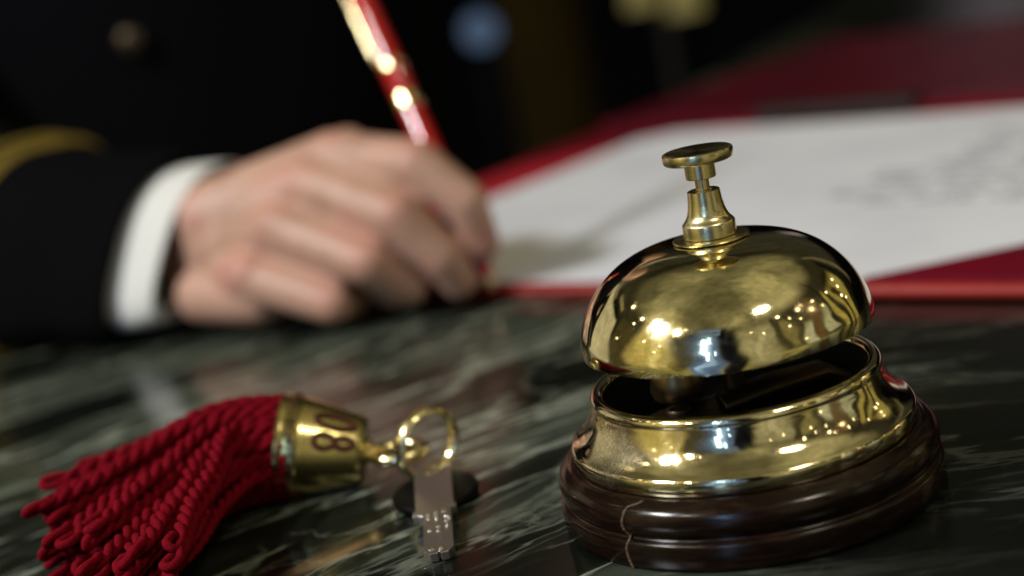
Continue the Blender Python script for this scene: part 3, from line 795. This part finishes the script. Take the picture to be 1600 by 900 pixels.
world = bpy.data.worlds.new('World'); sc.world = world; world.use_nodes = True
t = NT(world.node_tree); bg = t.n['Background']
g = t.node('ShaderNodeTexCoord').outputs['Generated']
s = t.node('ShaderNodeSeparateXYZ', ins={0: g}); X, Y, Z = s.outputs
az = t.math('ARCTAN2', X, t.math('MULTIPLY', Y, -1.0))            # 0 straight behind the camera, + to the right
wob_ = t.node('ShaderNodeTexNoise', ins={'Vector': g, 'Scale': 2.6, 'Detail': 0.0}).outputs[0]
nz = t.node('ShaderNodeTexNoise', ins={'Vector': g, 'Scale': 3.0, 'Detail': 5.0, 'Roughness': .6}).outputs[0]
wob2 = t.node('ShaderNodeTexNoise', ins={'Vector': g, 'Scale': 22.0, 'Detail': 2.0}).outputs[0]
azd = t.math('ADD', t.math('MULTIPLY', az, 180/PI), t.math('ADD', t.math('MULTIPLY', t.math('SUBTRACT', wob_, .5), 22.0), t.math('MULTIPLY', t.math('SUBTRACT', wob2, .5), 1.2)))
Zw = t.math('ADD', Z, t.math('MULTIPLY', t.math('SUBTRACT', nz, .5), .05))
fin = t.node('ShaderNodeTexNoise', ins={'Vector': g, 'Scale': 14.0, 'Detail': 4.0, 'Roughness': .6}).outputs[0]
mott = t.math('MULTIPLY', t.math('ADD', .45, t.math('MULTIPLY', nz, 1.1)), t.math('ADD', .35, t.math('MULTIPLY', fin, 1.3)))
def patch(c, a0, a1, z0, z1, colr, sa=2.0, sz=.03, op=1.0):
    """one panel of the room seen in the brass: azimuth a0..a1, height z0..z1"""
    f = t.math('MULTIPLY', t.smooth(azd, a0 - sa, a0 + sa), t.smooth(azd, a1 + sa, a1 - sa))
    f = t.math('MULTIPLY', f, t.math('MULTIPLY', t.smooth(Zw, z0 - sz, z0 + sz), t.smooth(Zw, z1 + sz, z1 - sz)))
    return t.mix(t.math('MULTIPLY', f, op), c, colr)
# dim surroundings: black behind the desk, brown-gold in front
side = t.math('MULTIPLY', t.smooth(t.math('MULTIPLY', Y, -1.0), -.5, .2), t.smooth(Z, -.5, .0))
c = t.mix(side, (.0010, .0010, .0012), (.075, .064, .032))
c = patch(c, -181, 181, .50, .64, (.030, .027, .016), 2, .05)
c = patch(c, 125, 181, .24, .55, (.030, .029, .020), 8, .06); c = patch(c, -181, -150, .24, .55, (.022, .021, .015), 8, .06)
# warm floor below the counter on the near side
fl = t.math('MULTIPLY', t.smooth(Z, -.02, -.12), t.smooth(t.math('MULTIPLY', Y, -1.0), -.35, .1))
c = t.mix(fl, c, t.mix(t.smooth(nz, .35, .65), (.10, .085, .028), (.30, .26, .09)))
# ceiling
ceil_f = t.math('MULTIPLY', t.smooth(Zw, .60, .74), t.smooth(Y, .80, .38))
ceil_n = t.node('ShaderNodeTexNoise', ins={'Vector': g, 'Scale': 1.3, 'Detail': 3.0}).outputs[0]
c = t.mix(ceil_f, c, t.mix(t.smooth(ceil_n, .34, .64), (.11, .098, .050), (.43, .38, .20)))
# panels of the room, left to right
for p_ in ((-152, -109, -.10, .43, (.46, .41, .28), 1.5, .02), (-176, -138, .435, .475, (.20, .18, .12), 3, .01), (-135, -112, .52, .56, (.22, .19, .09), 3, .01),
           (-104, -82, -.1, .52, (.055, .045, .018)), (-80, -46, -.05, .72, (.55, .44, .15), 7, .16), (-66, -58, -.05, .5, (.85, .72, .34), 3, .1), (-53, -48, -.05, .45, (.50, .42, .2), 1, .05),
           (-39, -31, -.1, .66, (.06, .055, .036), 3, .08), (-28, -8, -.45, .58, (.09, .15, .34), 4, .10), (-22, -16, -.30, .52, (.36, .55, 1.0), 2.5, .14), (-25, -1, .575, .66, (.17, .24, .42), 2, .02), (-25, -4, .61, .625, (.03, .03, .04), 1, .006),
           (-6, 11, -.5, .56, (.004, .004, .006), 2, .05), (-3, 4, .50, .66, (.004, .004, .006), 2, .04), (14, 38, -.35, .60, (.30, .27, .16), 3, .1), (24, 29, -.3, .5, (.42, .38, .24), 1, .05),
           (42, 46, -.05, .60, (.045, .038, .02), 1, .03), (48, 55, .0, .55, (.20, .17, .07), 1.5, .05), (58, 61, -.05, .62, (.04, .034, .018), 1, .04),
           (62, 72, -.08, .34, (.42, .42, .30), 2, .06), (73, 81, -.05, .62, (.11, .06, .025), 1, .05), (84, 93, .02, .38, (.34, .33, .22), 1, .02), (94, 97, -.1, .7, (.02, .018, .01), .8, .05),
           (99, 105, -.1, .48, (.36, .29, .08), 1, .05), (110, 124, -.1, .44, (.30, .24, .07), 1.5, .05), (113, 116, -.1, .42, (.02, .016, .006), .8, .04), (126, 131, -.02, .52, (.006, .006, .004), 1, .03),
           (133, 137, .15, .60, (.12, .10, .05), 1, .03), (166.5, 169.5, .10, .22, (.26, .22, .235), 1.5, .03)):
    c = patch(c, *p_)
c = t.mix(1.0, c, t.node('ShaderNodeCombineXYZ', ins={0: mott, 1: mott, 2: mott}).outputs[0], 'MULTIPLY')
t.l.new(c, bg.inputs['Color']); bg.inputs['Strength'].default_value = 1.0

sc.view_settings.view_transform = 'Standard'; sc.view_settings.look = 'None'; sc.view_settings.exposure = 0; sc.view_settings.gamma = 1
sc.render.engine = 'CYCLES'
sc.cycles.use_denoising = True
sc.cycles.max_bounces = 8; sc.cycles.caustics_reflective = False; sc.cycles.caustics_refractive = False
